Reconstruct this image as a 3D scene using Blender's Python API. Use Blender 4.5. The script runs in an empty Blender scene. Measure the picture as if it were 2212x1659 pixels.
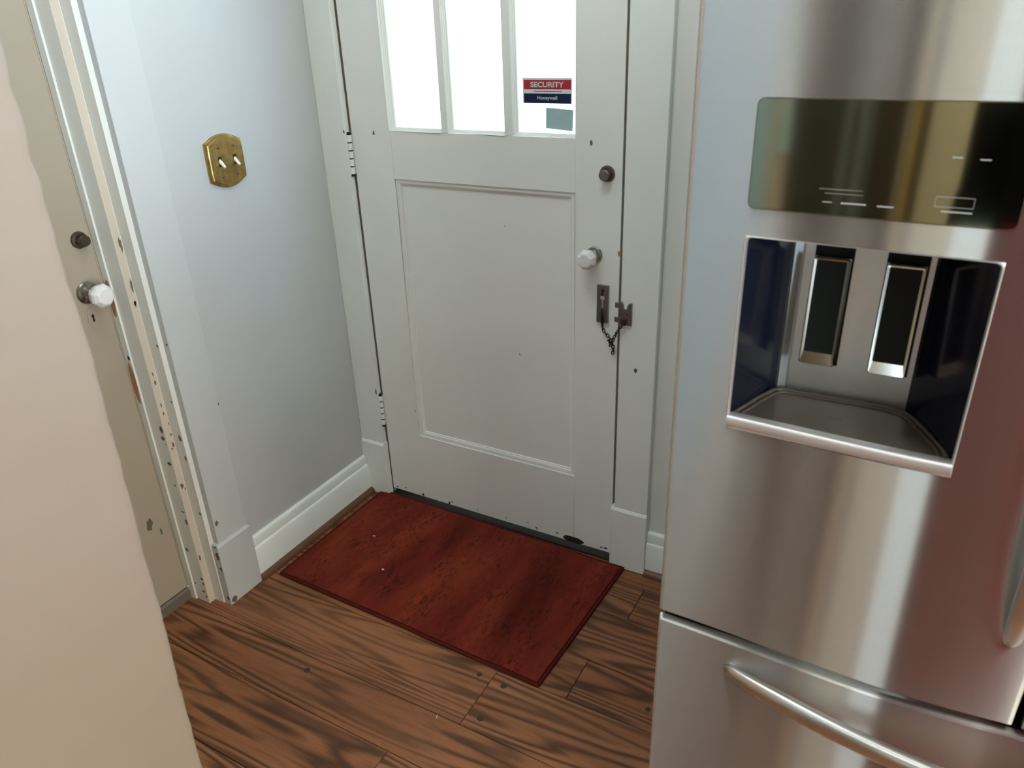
import bpy, bmesh, math, random
from mathutils import Vector, Matrix
from mathutils.noise import noise as pnoise

random.seed(7)
SC = bpy.context.scene
COL = SC.collection
PI = math.pi

# ------------------------------------------------------------------ helpers
def srgb(r, g, b):
    f = lambda c: (c / 255 / 12.92) if c <= 10 else ((c / 255 + .055) / 1.055) ** 2.4
    return (f(r), f(g), f(b), 1)

class Nodes:
    """Small helper round a node tree."""
    def __init__(s, name):
        s.m = bpy.data.materials.new(name); s.m.use_nodes = True
        s.t = s.m.node_tree; s.t.nodes.clear()
        s.out = s.t.nodes.new('ShaderNodeOutputMaterial')
    def n(s, kind, ins=None, **kw):
        x = s.t.nodes.new('ShaderNode' + kind)
        for k, v in kw.items(): setattr(x, k, v)
        for k, v in (ins or {}).items():
            sock = x.inputs[k]
            if hasattr(v, 'is_output') or isinstance(v, bpy.types.NodeSocket): s.t.links.new(v, sock)
            else: sock.default_value = v
        return x
    def math(s, op, a, b=0.0, clamp=False):
        x = s.n('Math', {0: a, 1: b}, operation=op); x.use_clamp = clamp
        return x.outputs[0]
    def ramp(s, fac, stops, interp='LINEAR'):
        x = s.n('ValToRGB', {'Fac': fac}); cr = x.color_ramp; cr.interpolation = interp
        while len(cr.elements) < len(stops): cr.elements.new(.5)
        for e, (p, c) in zip(cr.elements, stops):
            e.position = p; e.color = c if len(c) == 4 else (*c, 1)
        return x.outputs['Color']
    def mix(s, fac, a, b, mode='MIX'):
        x = s.n('Mix', data_type='RGBA', blend_type=mode)
        for i, v in ((0, fac), (6, a), (7, b)):
            if isinstance(v, bpy.types.NodeSocket): s.t.links.new(v, x.inputs[i])
            else: x.inputs[i].default_value = v
        return x.outputs[2]
    def noise(s, vec, scale, detail=3, rough=.5, dist=0):
        x = s.n('TexNoise', {'Scale': scale, 'Detail': detail, 'Roughness': rough, 'Distortion': dist})
        if vec is not None: s.t.links.new(vec, x.inputs['Vector'])
        return x.outputs['Fac']
    def mapping(s, vec, scale=(1, 1, 1), loc=(0, 0, 0)):
        return s.n('Mapping', {'Vector': vec, 'Scale': scale, 'Location': loc}).outputs[0]
    def pos(s): return s.n('NewGeometry').outputs['Position']
    def bump(s, h, strength=.3, dist=.002):
        return s.n('Bump', {'Height': h, 'Strength': strength, 'Distance': dist}).outputs[0]
    def surf(s, **ins):
        p = s.n('BsdfPrincipled', {k.replace('_', ' '): v for k, v in ins.items()})
        s.t.links.new(p.outputs[0], s.out.inputs[0]); s.p = p
        return s.m

def paint(name, col, rough=.45, vary=.06, lump=.25, lumpscale=14, spec=.35):
    """Brushed house paint: slight tone drift and lumpy coats."""
    k = Nodes(name); P = k.pos()
    f = k.noise(P, 2.2, 3)
    c2 = tuple(x * (1 - vary) for x in col[:3]) + (1,)
    c = k.mix(k.ramp(f, [(.35, (0, 0, 0)), (.65, (1, 1, 1))]), col, c2)
    h = k.noise(P, lumpscale, 4, .55)
    return k.surf(Base_Color=c, Roughness=rough, Specular_IOR_Level=spec, Normal=k.bump(h, lump, .004))

def plain(name, col, rough=.5, metal=0, spec=.5, **kw):
    k = Nodes(name); P = k.pos()
    f = k.noise(P, 60, 2)
    c = k.mix(f, tuple(x * .92 for x in col[:3]) + (1,), col)
    return k.surf(Base_Color=c, Roughness=rough, Metallic=metal, Specular_IOR_Level=spec, **kw)

WORLD = {}
def wl(o):
    return WORLD[o.name] if o is not None else Vector((0, 0, 0))

class B:
    """Collects shapes in world space; build() links them as ONE mesh object whose origin is the foot of its box."""
    def __init__(s): s.bm = bmesh.new(); s.mi = 0
    def face(s, pts):
        f = s.bm.faces.new([s.bm.verts.new(p) for p in pts]); f.material_index = s.mi; return f
    def box(s, x0, x1, y0, y1, z0, z1):
        x0, x1 = min(x0, x1), max(x0, x1); y0, y1 = min(y0, y1), max(y0, y1); z0, z1 = min(z0, z1), max(z0, z1)
        v = [s.bm.verts.new((x, y, z)) for x in (x0, x1) for y in (y0, y1) for z in (z0, z1)]
        for q in ((0, 1, 3, 2), (4, 6, 7, 5), (0, 4, 5, 1), (2, 3, 7, 6), (0, 2, 6, 4), (1, 5, 7, 3)):
            f = s.bm.faces.new([v[i] for i in q]); f.material_index = s.mi
        return s
    def prism(s, poly, fn0, fn1, cap=True):
        """poly: list of 2-D points; fn0/fn1 turn (a, b) into the two end loops."""
        a = [s.bm.verts.new(fn0(*p)) for p in poly]; b = [s.bm.verts.new(fn1(*p)) for p in poly]
        n = len(poly)
        for i in range(n):
            f = s.bm.faces.new((a[i], a[(i + 1) % n], b[(i + 1) % n], b[i])); f.material_index = s.mi
        if cap:
            for l in (a[::-1], b):
                f = s.bm.faces.new(l); f.material_index = s.mi
        return s
    def loops(s, rings, closed=True, cap0=True, cap1=True):
        vs = [[s.bm.verts.new(p) for p in r] for r in rings]
        n = len(vs[0])
        for r0, r1 in zip(vs, vs[1:]):
            for i in range(n if closed else n - 1):
                f = s.bm.faces.new((r0[i], r0[(i + 1) % n], r1[(i + 1) % n], r1[i])); f.material_index = s.mi
        if cap0: s.bm.faces.new(vs[0][::-1]).material_index = s.mi
        if cap1: s.bm.faces.new(vs[-1]).material_index = s.mi
        return s
    def lathe(s, prof, c, axis, seg=24, twist=0.0):
        """prof: (radius, height along axis)."""
        ax = Vector(axis).normalized(); u = ax.orthogonal().normalized(); v = ax.cross(u); c = Vector(c)
        rings = [[c + ax * h + (u * math.cos(2 * PI * i / seg + twist) + v * math.sin(2 * PI * i / seg + twist)) * max(r, 1e-5) for i in range(seg)] for r, h in prof]
        return s.loops(rings)
    def tube(s, path, r, seg=8, closed=False):
        path = [Vector(p) for p in path]; n = len(path); rings = []
        prev = None
        for i, p in enumerate(path):
            t = (path[(i + 1) % n] - path[i - 1]) if closed else (path[min(i + 1, n - 1)] - path[max(i - 1, 0)])
            t.normalize()
            u = t.orthogonal().normalized() if prev is None else (prev - t * prev.dot(t)).normalized()
            prev = u; w = t.cross(u); rr = r[i] if isinstance(r, (list, tuple)) else r
            rings.append([p + (u * math.cos(2 * PI * k / seg) + w * math.sin(2 * PI * k / seg)) * rr for k in range(seg)])
        if closed: rings.append(rings[0]); return s.loops(rings, cap0=False, cap1=False)
        return s.loops(rings)
    def blob(s, o, u, v, w, h, nrm, seed, lift=.0005, n=11, jag=.4):
        """A flat irregular flake of bare wood or old paint lying on a face."""
        rr = random.Random(seed); o = Vector(o); u = Vector(u); v = Vector(v); nrm = Vector(nrm)
        c = s.bm.verts.new(o + nrm * lift); ring = []
        for i in range(n):
            a = 2 * PI * i / n; k = 1 - jag * rr.random()
            ring.append(s.bm.verts.new(o + u * (math.cos(a) * w / 2 * k) + v * (math.sin(a) * h / 2 * k) + nrm * lift))
        for i in range(n):
            f = s.bm.faces.new((c, ring[i], ring[(i + 1) % n])); f.material_index = s.mi
        return s
    def build(s, name, mats, parent=None, bevel=0, seg=2, smooth=True, angle=35, sub=0, recalc=True, weld=True, uv=None):
        if weld: bmesh.ops.remove_doubles(s.bm, verts=s.bm.verts, dist=1e-6)
        if recalc: bmesh.ops.recalc_face_normals(s.bm, faces=s.bm.faces)
        if uv:
            L = s.bm.loops.layers.uv.new('UVMap')
            for f in s.bm.faces:
                for l in f.loops: l[L].uv = uv(l.vert.co)
        xs = [v.co for v in s.bm.verts]
        lo = Vector([min(c[i] for c in xs) for i in range(3)]); hi = Vector([max(c[i] for c in xs) for i in range(3)])
        org = Vector(((lo.x + hi.x) / 2, (lo.y + hi.y) / 2, lo.z))
        bmesh.ops.translate(s.bm, verts=s.bm.verts, vec=-org)
        me = bpy.data.meshes.new(name); s.bm.to_mesh(me); s.bm.free()
        if smooth:
            me.polygons.foreach_set('use_smooth', [True] * len(me.polygons))
            me.set_sharp_from_angle(angle=math.radians(angle))
        o = bpy.data.objects.new(name, me); COL.objects.link(o)
        for m in (mats if isinstance(mats, (list, tuple)) else [mats]): me.materials.append(m)
        WORLD[o.name] = org
        o.location = org - wl(parent); o.parent = parent
        if bevel:
            b = o.modifiers.new('bevel', 'BEVEL'); b.width = bevel; b.segments = seg; b.limit_method = 'ANGLE'; b.angle_limit = math.radians(40)
        return o

def tag(o, label=None, cat=None, group=None, kind=None):
    for k, v in (('label', label), ('category', cat), ('group', group), ('kind', kind)):
        if v: o[k] = v
    return o

def empty(name, loc, label=None, cat=None, group=None, kind=None):
    o = bpy.data.objects.new(name, None); COL.objects.link(o); o.location = loc; o.empty_display_size = .05
    WORLD[o.name] = Vector(loc)
    return tag(o, label, cat, group, kind)

def text_mesh(name, body, m, parent, x, z, y, height, width, bold=.0):
    """Lettering on a face that looks toward -y, centred on (x, z)."""
    cu = bpy.data.curves.new(name, 'FONT'); cu.body = body; cu.align_x = 'CENTER'; cu.align_y = 'CENTER'; cu.offset = bold; cu.size = 1
    t = bpy.data.objects.new(name + '_curve', cu); COL.objects.link(t)
    me = bpy.data.meshes.new_from_object(t.evaluated_get(bpy.context.evaluated_depsgraph_get()))
    bpy.data.objects.remove(t); bpy.data.curves.remove(cu)
    xs = [v.co.x for v in me.vertices]; ys = [v.co.y for v in me.vertices]
    cx, cy = (min(xs) + max(xs)) / 2, (min(ys) + max(ys)) / 2
    sx, sy = width / (max(xs) - min(xs)), height / (max(ys) - min(ys))
    for v in me.vertices: v.co = Vector(((v.co.x - cx) * sx, 0, (v.co.y - cy) * sy))
    me.name = name; o = bpy.data.objects.new(name, me); COL.objects.link(o); me.materials.clear(); me.materials.append(m)
    WORLD[o.name] = Vector((x, y, z)); o.location = Vector((x, y, z)) - wl(parent); o.parent = parent
    return o

# ------------------------------------------------------------------ materials
M = {}
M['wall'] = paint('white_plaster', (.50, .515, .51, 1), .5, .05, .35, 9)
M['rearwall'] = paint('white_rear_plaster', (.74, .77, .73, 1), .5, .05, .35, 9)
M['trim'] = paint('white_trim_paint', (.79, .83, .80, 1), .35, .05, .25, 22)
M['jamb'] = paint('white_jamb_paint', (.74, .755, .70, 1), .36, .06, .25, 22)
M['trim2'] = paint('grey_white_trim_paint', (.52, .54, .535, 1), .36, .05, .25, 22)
M['door'] = paint('white_door_paint', (.80, .83, .79, 1), .36, .05, .22, 18)
M['cream'] = paint('cream_door_paint', (.375, .325, .25, 1), .4, .06, .25, 12)
M['nearwall'] = paint('cream_plaster', (.335, .285, .24, 1), .6, .05, .3, 7, .2)
M['kitchen'] = paint('cream_kitchen_wall', (.41, .37, .27, 1), .55, .05, .3, 7)
for n_, c_ in (('k_blue', (.21, .35, .48, 1)), ('k_pale', (.50, .70, .80, 1)), ('k_olive', (.055, .053, .038, 1)), ('k_grey', (.16, .20, .20, 1)), ('k_dark', (.03, .025, .012, 1)), ('k_tan', (.38, .26, .09, 1)), ('k_brown', (.06, .042, .024, 1)), ('k_mid', (.16, .10, .06, 1))): M[n_] = paint('reflected_tone_' + n_[2:], c_, .5)  # tones picked for the streaks mirrored in the steel
M['tan'] = paint('old_tan_paint', (.58, .51, .415, 1), .5, .10, .3, 30)
M['ceil'] = paint('ceiling_white', (.8, .79, .75, 1), .7)
M['chip_o'] = plain('olive_underpaint', srgb(96, 94, 70), .7)
M['chip_t'] = plain('brown_underpaint', srgb(112, 88, 52), .7)
M['chip_w'] = plain('bare_orange_wood', srgb(176, 122, 74), .75)
M['chip_g'] = plain('grey_underpaint', srgb(92, 94, 88), .7)
M['chip_d'] = plain('dark_bare_wood', srgb(30, 24, 20), .8)
CHIPM = {'o': 1, 't': 2, 'w': 3, 'g': 4, 'd': 5}
def chipset(base): return [base, M['chip_o'], M['chip_t'], M['chip_w'], M['chip_g'], M['chip_d']]
M['dark'] = plain('dark_gap', (.012, .011, .010, 1), .9)
M['nickel'] = plain('aged_nickel', (.42, .40, .37, 1), .22, 1)
M['pewter'] = plain('tarnished_steel', (.30, .295, .285, 1), .38, 1)
M['bronze'] = plain('dark_brass', (.16, .13, .09, 1), .4, 1)
M['chain'] = plain('dark_chain_steel', (.07, .068, .062, 1), .4, 1)
M['porcelain'] = plain('white_porcelain', (.78, .79, .78, 1), .12, 0, .6)
M['toggle'] = plain('ivory_plastic', (.82, .79, .70, 1), .3)
M['black'] = plain('black_rubber', (.005, .007, .006, 1), .5, 0, .18)
M['navy'] = plain('gloss_dark_plastic', (.005, .006, .012, 1), .15, 0, .26)
M['chrome'] = plain('chrome', (.75, .75, .76, 1), .1, 1)
M['side'] = plain('grey_cabinet_side', (.18, .18, .185, 1), .5)

def brass():
    k = Nodes('aged_brass'); P = k.pos()
    f = k.noise(P, 55, 4, .6)
    c = k.ramp(f, [(.3, (.30, .19, .065)), (.6, (.52, .36, .13)), (.8, (.60, .44, .19))])
    r = k.ramp(f, [(.3, (.42,) * 3), (.8, (.24,) * 3)])
    return k.surf(Base_Color=c, Metallic=1.0, Roughness=r, Normal=k.bump(k.noise(P, 300, 2), .08, .0006))
M['brass'] = brass()

def steel(name, col=(.57, .565, .55), rough=.215, aniso=.90):
    """Stainless steel brushed across: the reflections run up and down."""
    k = Nodes(name); P = k.pos()
    streak = k.noise(k.mapping(P, (3, 3, 900)), 1.0, 3, .6)
    c = k.mix(streak, tuple(x * .94 for x in col) + (1,), tuple(min(1, x * 1.05) for x in col) + (1,))
    tan = k.n('Tangent', direction_type='UV_MAP', uv_map='UVMap').outputs[0]
    nrm = k.bump(streak, .04, .0004)
    g1 = k.n('BsdfAnisotropic', {'Color': c, 'Roughness': rough, 'Anisotropy': aniso, 'Rotation': STEEL_ROT, 'Tangent': tan, 'Normal': nrm})
    g2 = k.n('BsdfAnisotropic', {'Color': c, 'Roughness': rough * 1.3, 'Anisotropy': aniso * .9, 'Rotation': STEEL_ROT, 'Tangent': tan, 'Normal': nrm})
    mx = k.n('MixShader', {0: .25, 1: g1.outputs[0], 2: g2.outputs[0]})
    k.t.links.new(mx.outputs[0], k.out.inputs[0]); return k.m
STEEL_ROT = 0.0
M['steel'] = steel('brushed_stainless')
M['lip'] = plain('satin_steel_trim', (.78, .77, .76, 1), .48, 1)
M['handle'] = plain('satin_steel_handle', (.64, .625, .60, 1), .3, 1)
M['tray'] = plain('brown_grey_tray', (.062, .052, .040, 1), .36, 0, .35)
M['panelback'] = plain('satin_grey_back', (.70, .69, .66, 1), .42, 1)
M['mirrorglass'] = plain('dark_mirror_glass', (.42, .395, .29, 1), .065, 1)
M['mark'] = plain('faint_grey_print', (.30, .30, .28, 1), .5)

def glass():
    k = Nodes('window_glass')
    tr = k.n('BsdfTransparent', {'Color': (.97, .99, .98, 1)}); gl = k.n('BsdfGlossy', {'Roughness': .02})
    fr = k.n('Fresnel', {'IOR': 1.45})
    mx = k.n('MixShader', {0: fr.outputs[0], 1: tr.outputs[0], 2: gl.outputs[0]})
    k.t.links.new(mx.outputs[0], k.out.inputs[0]); return k.m
M['glass'] = glass()

def translucent(name, col, rough=.6, w=.5):
    k = Nodes(name); P = k.pos(); f = k.noise(P, 40, 2)
    c = k.mix(f, tuple(x * .93 for x in col[:3]) + (1,), col)
    d = k.n('BsdfDiffuse', {'Color': c}); t = k.n('BsdfTranslucent', {'Color': c})
    mx = k.n('MixShader', {0: w, 1: d.outputs[0], 2: t.outputs[0]})
    k.t.links.new(mx.outputs[0], k.out.inputs[0]); return k.m
M['st_white'] = translucent('sticker_white', (.72, .72, .70, 1), w=.2)
M['st_red'] = translucent('sticker_red', srgb(222, 78, 92), w=.45)
M['st_navy'] = translucent('sticker_navy', srgb(46, 58, 88), w=.3)
M['st_grey'] = translucent('sticker_grey_print', srgb(120, 125, 132), w=.3)
M['card'] = translucent('grey_green_film', srgb(176, 196, 196), w=.28)

def wood_floor():
    """Dark-stained wide oak: contour figure, pores, and a tone for each board carried in its UV offset."""
    k = Nodes('stained_oak_boards')
    uv = k.n('UVMap', uv_map='UVMap').outputs[0]
    fig = k.noise(k.mapping(uv, (.50, 6.4, 1)), 1.0, 2.4, .5, .25)
    fig2 = k.noise(k.mapping(uv, (3.6, 40, 1)), 1.0, 3, .55, .3)
    ph = k.math('ADD', k.math('MULTIPLY', fig, 135.0), k.math('MULTIPLY', fig2, 3.6))
    ring = k.math('MULTIPLY_ADD', k.math('SINE', ph), .5); ring.node.inputs[2].default_value = .5
    ring = k.math('POWER', ring, 1.5)
    amp = k.ramp(k.noise(k.mapping(uv, (1.1, 7, 1), (3.1, 8.4, 0)), 1.0, 3), [(.28, (.35,) * 3), (.52, (1,) * 3)])
    ring = k.math('MULTIPLY', ring, amp)
    pore = k.noise(k.mapping(uv, (14, 420, 1)), 1.0, 3, .65)
    pore = k.ramp(pore, [(.50, (0,) * 3), (.72, (1,) * 3)])
    tone = k.n('Attribute', attribute_name='tone').outputs['Fac']
    base = k.ramp(tone, [(0, (.255, .100, .042)), (.5, (.325, .136, .060)), (1, (.395, .175, .082))])
    base = k.mix(k.ramp(k.noise(k.mapping(uv, (2.0, 10, 1)), 1.0, 3), [(.3, (0,) * 3), (.7, (1,) * 3)]), base, k.mix(1.0, base, (.72, .66, .62, 1), 'MULTIPLY'))
    c = k.mix(k.math('MULTIPLY', ring, .82), base, (.042, .0185, .0095, 1))
    c = k.mix(k.math('MULTIPLY', pore, .45), c, (.045, .021, .012, 1))
    dirt = k.noise(k.pos(), 3.2, 4)
    c = k.mix(k.ramp(dirt, [(.45, (0,) * 3), (.75, (.25,) * 3)]), c, (.085, .050, .032, 1))
    rough = k.ramp(k.noise(k.pos(), 9, 3), [(.3, (.40,) * 3), (.7, (.58,) * 3)])
    h = k.math('ADD', k.math('MULTIPLY', ring, -.6), k.math('MULTIPLY', pore, -.5))
    return k.surf(Base_Color=c, Roughness=rough, Specular_IOR_Level=.25, Normal=k.bump(h, .25, .0006))
M['floor'] = wood_floor()
M['plug'] = plain('dark_wood_plug', (.030, .020, .014, 1), .5)

def rug_mat():
    k = Nodes('rust_red_pile'); P = k.pos()
    band = k.noise(k.mapping(P, (7, 1.6, 1)), 1.0, 3, .6)
    fine = k.noise(k.mapping(P, (130, 46, 60)), 1.0, 3, .75)
    tuft = k.noise(P, 420, 2)
    c = k.ramp(band, [(.32, (.090, .0120, .0075)), (.5, (.165, .0225, .0130)), (.68, (.235, .040, .0195))])
    clump = k.ramp(k.noise(k.mapping(P, (13, 9, 1)), 1.0, 3), [(.40, (.12,) * 3), (.66, (1,) * 3)])
    c = k.mix(k.math('MULTIPLY', k.ramp(fine, [(.36, (.85,) * 3), (.52, (0,) * 3)]), clump), c, (.026, .006, .0045, 1))
    c = k.mix(k.ramp(tuft, [(.55, (0,) * 3), (.8, (.45,) * 3)]), c, (.26, .042, .019, 1))
    return k.surf(Base_Color=c, Roughness=.95, Specular_IOR_Level=.1, Normal=k.bump(k.math('ADD', tuft, fine), .8, .004))
M['rug'] = rug_mat()
M['rugedge'] = plain('rug_binding', (.085, .011, .007, 1), .9, 0, .1)
M['shoe'] = plain('stained_moulding', (.13, .058, .027, 1), .4)
M['flake'] = plain('white_flake', (.8, .77, .72, 1), .7)
M['brownwood'] = plain('brown_wood', (.13, .095, .055, 1), .5)
M['redpaint'] = paint('dark_red_paint', (.15, .012, .010, 1), .7, .15, .25, 14, .1)
M['matte'] = plain('matte_black', (.004, .0045, .0045, 1), .9, 0, .0)
M['lightpaint'] = paint('pale_blue_white', (.78, .84, .86, 1), .5)

CHIPS = [
    ('stopside', -0.6828, 0.903, 0.0062, 0.0211, 'o'), ('jamb', -0.1038, 0.7975, 0.0076, 0.0106, 'o'), ('casingedge', -0.0855, 0.7995, 0.011, 0.0118, 'o'), ('stopside', -0.6855, 0.7201, 0.0051, 0.0149, 't'),
    ('stopside', -0.6849, 0.6981, 0.0064, 0.015, 't'), ('stopside', -0.6851, 0.6352, 0.0052, 0.0166, 't'), ('stopside', -0.6846, 0.6108, 0.0065, 0.0125, 't'), ('stopside', -0.678, 0.5788, 0.004, 0.0126, 't'),
    ('stopside', -0.6793, 0.5478, 0.0066, 0.0113, 't'), ('stopside', -0.68, 0.5173, 0.008, 0.0227, 't'), ('stopside', -0.6856, 0.5091, 0.0066, 0.0085, 't'), ('stopside', -0.6864, 0.3957, 0.0109, 0.0261, 't'),
    ('stopside', -0.6788, 0.3815, 0.0055, 0.0146, 't'), ('stop', -0.1452, 0.5683, 0.0165, 0.0252, 'o'), ('stop', -0.1472, 0.5426, 0.0203, 0.0167, 'o'), ('stop', -0.1485, 0.4649, 0.0229, 0.0128, 'o'),
    ('stop', -0.1505, 0.3975, 0.0108, 0.0073, 'o'), ('stop', -0.1412, 0.5248, 0.0083, 0.0056, 'o'), ('stop', -0.1443, 0.413, 0.0064, 0.0029, 'o'), ('jamb', -0.1038, 0.6459, 0.0076, 0.0094, 'o'),
    ('jamb', -0.107, 0.542, 0.0139, 0.0223, 'o'), ('jamb', -0.105, 0.482, 0.01, 0.0225, 'o'), ('casing', -0.5628, 0.5945, 0.0055, 0.0127, 'o'), ('wedge', -0.1949, 0.9128, 0.0198, 0.1041, 'w'),
    ('wedge', -0.1949, 0.6888, 0.0198, 0.1246, 'w'), ('wedge', -0.1901, 0.7599, 0.0103, 0.0164, 'd'), ('stopside', -0.6809, 1.0459, 0.0099, 0.0442, 'o'), ('stopside', -0.6797, 0.9439, 0.0075, 0.0474, 'o'),
    ('stopside', -0.6822, 0.9047, 0.0062, 0.0172, 't'), ('door2', -0.7579, 0.2905, 0.0232, 0.0571, 'o'), ('door2', -0.7317, 0.2529, 0.0111, 0.0304, 'o'), ('stop', -0.1435, 0.2837, 0.013, 0.0282, 't'),
    ('stopside', -0.6897, 0.1593, 0.0087, 0.0322, 't'), ('stop', -0.1456, 0.3144, 0.0173, 0.0074, 't'), ('stop', -0.1782, 0.0594, 0.0096, 0.008, 'd'), ('stop', -0.1427, 0.0864, 0.0115, 0.0094, 'd'),
    ('stop', -0.1416, 0.0689, 0.0092, 0.0094, 'd'), ('stop', -0.1488, 0.0387, 0.0117, 0.0095, 'd'), ('stop', -0.1417, 0.0229, 0.0093, 0.0079, 'd'), ('stop', -0.1749, 0.1786, 0.0162, 0.0154, 'g'),
    ('casing', -0.6523, 0.2702, 0.0155, 0.0192, 'o'), ('jamb', -0.1042, 0.3079, 0.0083, 0.0132, 'g'), ('plinthfront', -0.0799, 0.1699, 0.0148, 0.0331, 't'), ('plinthfront', -0.08, 0.1276, 0.015, 0.0152, 'g'),
    ('plinth', -0.658, 0.014, 0.0241, 0.0236, 'g'), ('plinthfront', -0.0791, 0.0232, 0.0132, 0.0219, 't'), ('plinthfront', -0.0819, 0.2021, 0.0189, 0.0089, 't'), ('door1', 0.0792, 1.2098, 0.009, 0.0147, 'g'),
    ('door1', 0.7318, 1.2079, 0.0097, 0.02, 'g'), ('door1', 0.8102, 0.9465, 0.0065, 0.0165, 'w'), ('door1', 0.5203, 0.6223, 0.0038, 0.0142, 'g'), ('door1', 0.4873, 0.9869, 0.0037, 0.0067, 'g'),
    ('door1', 0.0177, 0.0293, 0.0092, 0.0106, 'd'), ('door1', 0.0542, 0.036, 0.0161, 0.0035, 'd'), ('door1', 0.1254, 0.0285, 0.0139, 0.0139, 'd'), ('door1', 0.1105, 0.0336, 0.0053, 0.0035, 'd'),
    ('door1', 0.2329, 0.0271, 0.0116, 0.017, 'd'), ('door1', 0.2427, 0.0338, 0.0148, 0.0051, 'd'), ('door1', 0.3442, 0.0336, 0.0047, 0.0066, 'd'), ('door1', 0.4524, 0.0349, 0.0045, 0.0081, 'g'),
    ('door1', 0.5301, 0.0419, 0.0202, 0.0032, 'd'), ('door1', 0.5596, 0.0336, 0.0144, 0.0048, 'd'), ('door1', 0.5628, 0.0293, 0.0043, 0.0128, 'd'), ('door1', 0.6326, 0.0364, 0.0139, 0.0063, 'd'),
    ('door1', 0.634, 0.021, 0.0042, 0.0064, 'd'), ('door1', 0.691, 0.0297, 0.0847, 0.0267, 'd'), ('door1', 0.7801, 0.0323, 0.0119, 0.0062, 'd'), ('door1', 0.7952, 0.0341, 0.0211, 0.0077, 'd'),
    ('door1', 0.1275, 0.3526, 0.0049, 0.0081, 'g'), ('door1', 0.7317, 0.8446, 0.0022, 0.0039, 'd'), ('rcasing', 0.8734, 0.648, 0.0132, 0.0157, 'g'), ('rcasing', 0.8316, 0.9401, 0.0021, 0.0038, 'g'),
    ('rcasing', 0.8541, 0.1501, 0.0025, 0.0044, 'd'),
]

# ------------------------------------------------------------------ room shell
XW = -.0985            # face of the left wall
H = 2.62               # ceiling
def struct(o, label, cat): return tag(o, label, cat, kind='structure')

def build_floor():
    b = B(); rows = []
    L = None
    w = .18; gap = .0006
    bm = b.bm
    uvl = bm.loops.layers.uv.new('UVMap'); tone = bm.loops.layers.float.new('tone') if hasattr(bm.loops.layers, 'float') else None
    rr = random.Random(11)
    fixed = {-.715: [.725], -.535: [.914], -.85: [1.35], -.40: [1.19], -1.03: [.62], -.22: [.95]}
    tones = {(-.715, 0): .62, (-.715, 1): .75, (-.535, 0): .6, (-.535, 1): .45, (-.85, 0): .40, (-1.03, 0): .42, (-1.03, 1): .95, (-.40, 0): .5, (-.40, 1): .4, (-.22, 1): .35}
    edges = [-4.0 + .18 * i for i in range(16)] + [-1.20, -1.03, -.85, -.715, -.535, -.40, -.22, -.085, .10]
    for y, ytop in zip(edges, edges[1:]):
        key = round(y, 3); js = fixed.get(key); w = ytop - y
        if js is None:
            js = [-.6 + rr.random() * 1.2]
            while js[-1] < 3.0: js.append(js[-1] + 1.1 + rr.random() * .9)
        cuts = [-.9] + [j for j in js if -.9 < j < 3.35] + [3.4]
        for i, (a, c) in enumerate(zip(cuts, cuts[1:])):
            ou, ov = rr.random() * 40, rr.random() * 40
            if key == -9 and i == 0: ou, ov = 3.4, 7.93
            t = tones.get((key, i), rr.random())
            y0, y1 = y + gap, min(y + w, .10) - gap
            ch = .0012
            vs = [bm.verts.new(p) for p in ((a + gap, y0, -.0012), (c - gap, y0, -.0012), (c - gap, y1, -.0012), (a + gap, y1, -.0012),
                                            (a + ch, y0 + ch * .7, 0), (c - ch, y0 + ch * .7, 0), (c - ch, y1 - ch * .7, 0), (a + ch, y1 - ch * .7, 0))]
            for q in ((4, 5, 6, 7), (0, 1, 5, 4), (1, 2, 6, 5), (2, 3, 7, 6), (3, 0, 4, 7)):
                f = bm.faces.new([vs[k] for k in q])
                for l in f.loops:
                    l[uvl].uv = (l.vert.co.x + ou, l.vert.co.y + ov)
                    l[tone] = t
    # sub-floor seen in the joints
    b.mi = 2; b.face(((-.9, -4, -.004), (3.4, -4, -.004), (3.4, .10, -.004), (-.9, .10, -.004)))
    # wooden plugs over the screws at the board ends
    b.mi = 1
    for px, py, r in ((.762, -.570, .0085), (.7606, -.6786, .0085), (.690, -.566, .007), (.290, -.755, .0085), (1.075, -.30, .007), (1.10, -.475, .007)):
        b.face([(px + r * math.cos(2 * PI * i / 14), py + r * math.sin(2 * PI * i / 14), .0003) for i in range(14)])
    return struct(b.build('floor', [M['floor'], M['plug'], M['dark']], smooth=False, weld=False, recalc=False), 'dark stained wide oak board floor', 'floor')
build_floor()

b = B(); b.box(-.26, 3.4, -4, .12, H, H + .05); struct(b.build('ceiling', M['ceil']), 'white ceiling above the kitchen', 'ceiling')

b = B()   # wall with the back door
b.box(-.26, -.035, 0, .12, 0, H); b.box(.846, 3.4, 0, .12, 0, H); b.box(-.035, .846, 0, .12, 2.075, H)
struct(b.build('wall_rear', M['rearwall']), 'white plaster wall round the back door', 'wall')
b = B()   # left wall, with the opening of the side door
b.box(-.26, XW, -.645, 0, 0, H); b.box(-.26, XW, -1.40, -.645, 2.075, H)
struct(b.build('wall_left', M['wall']), 'white plaster wall carrying the brass switch plate', 'wall')

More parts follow.
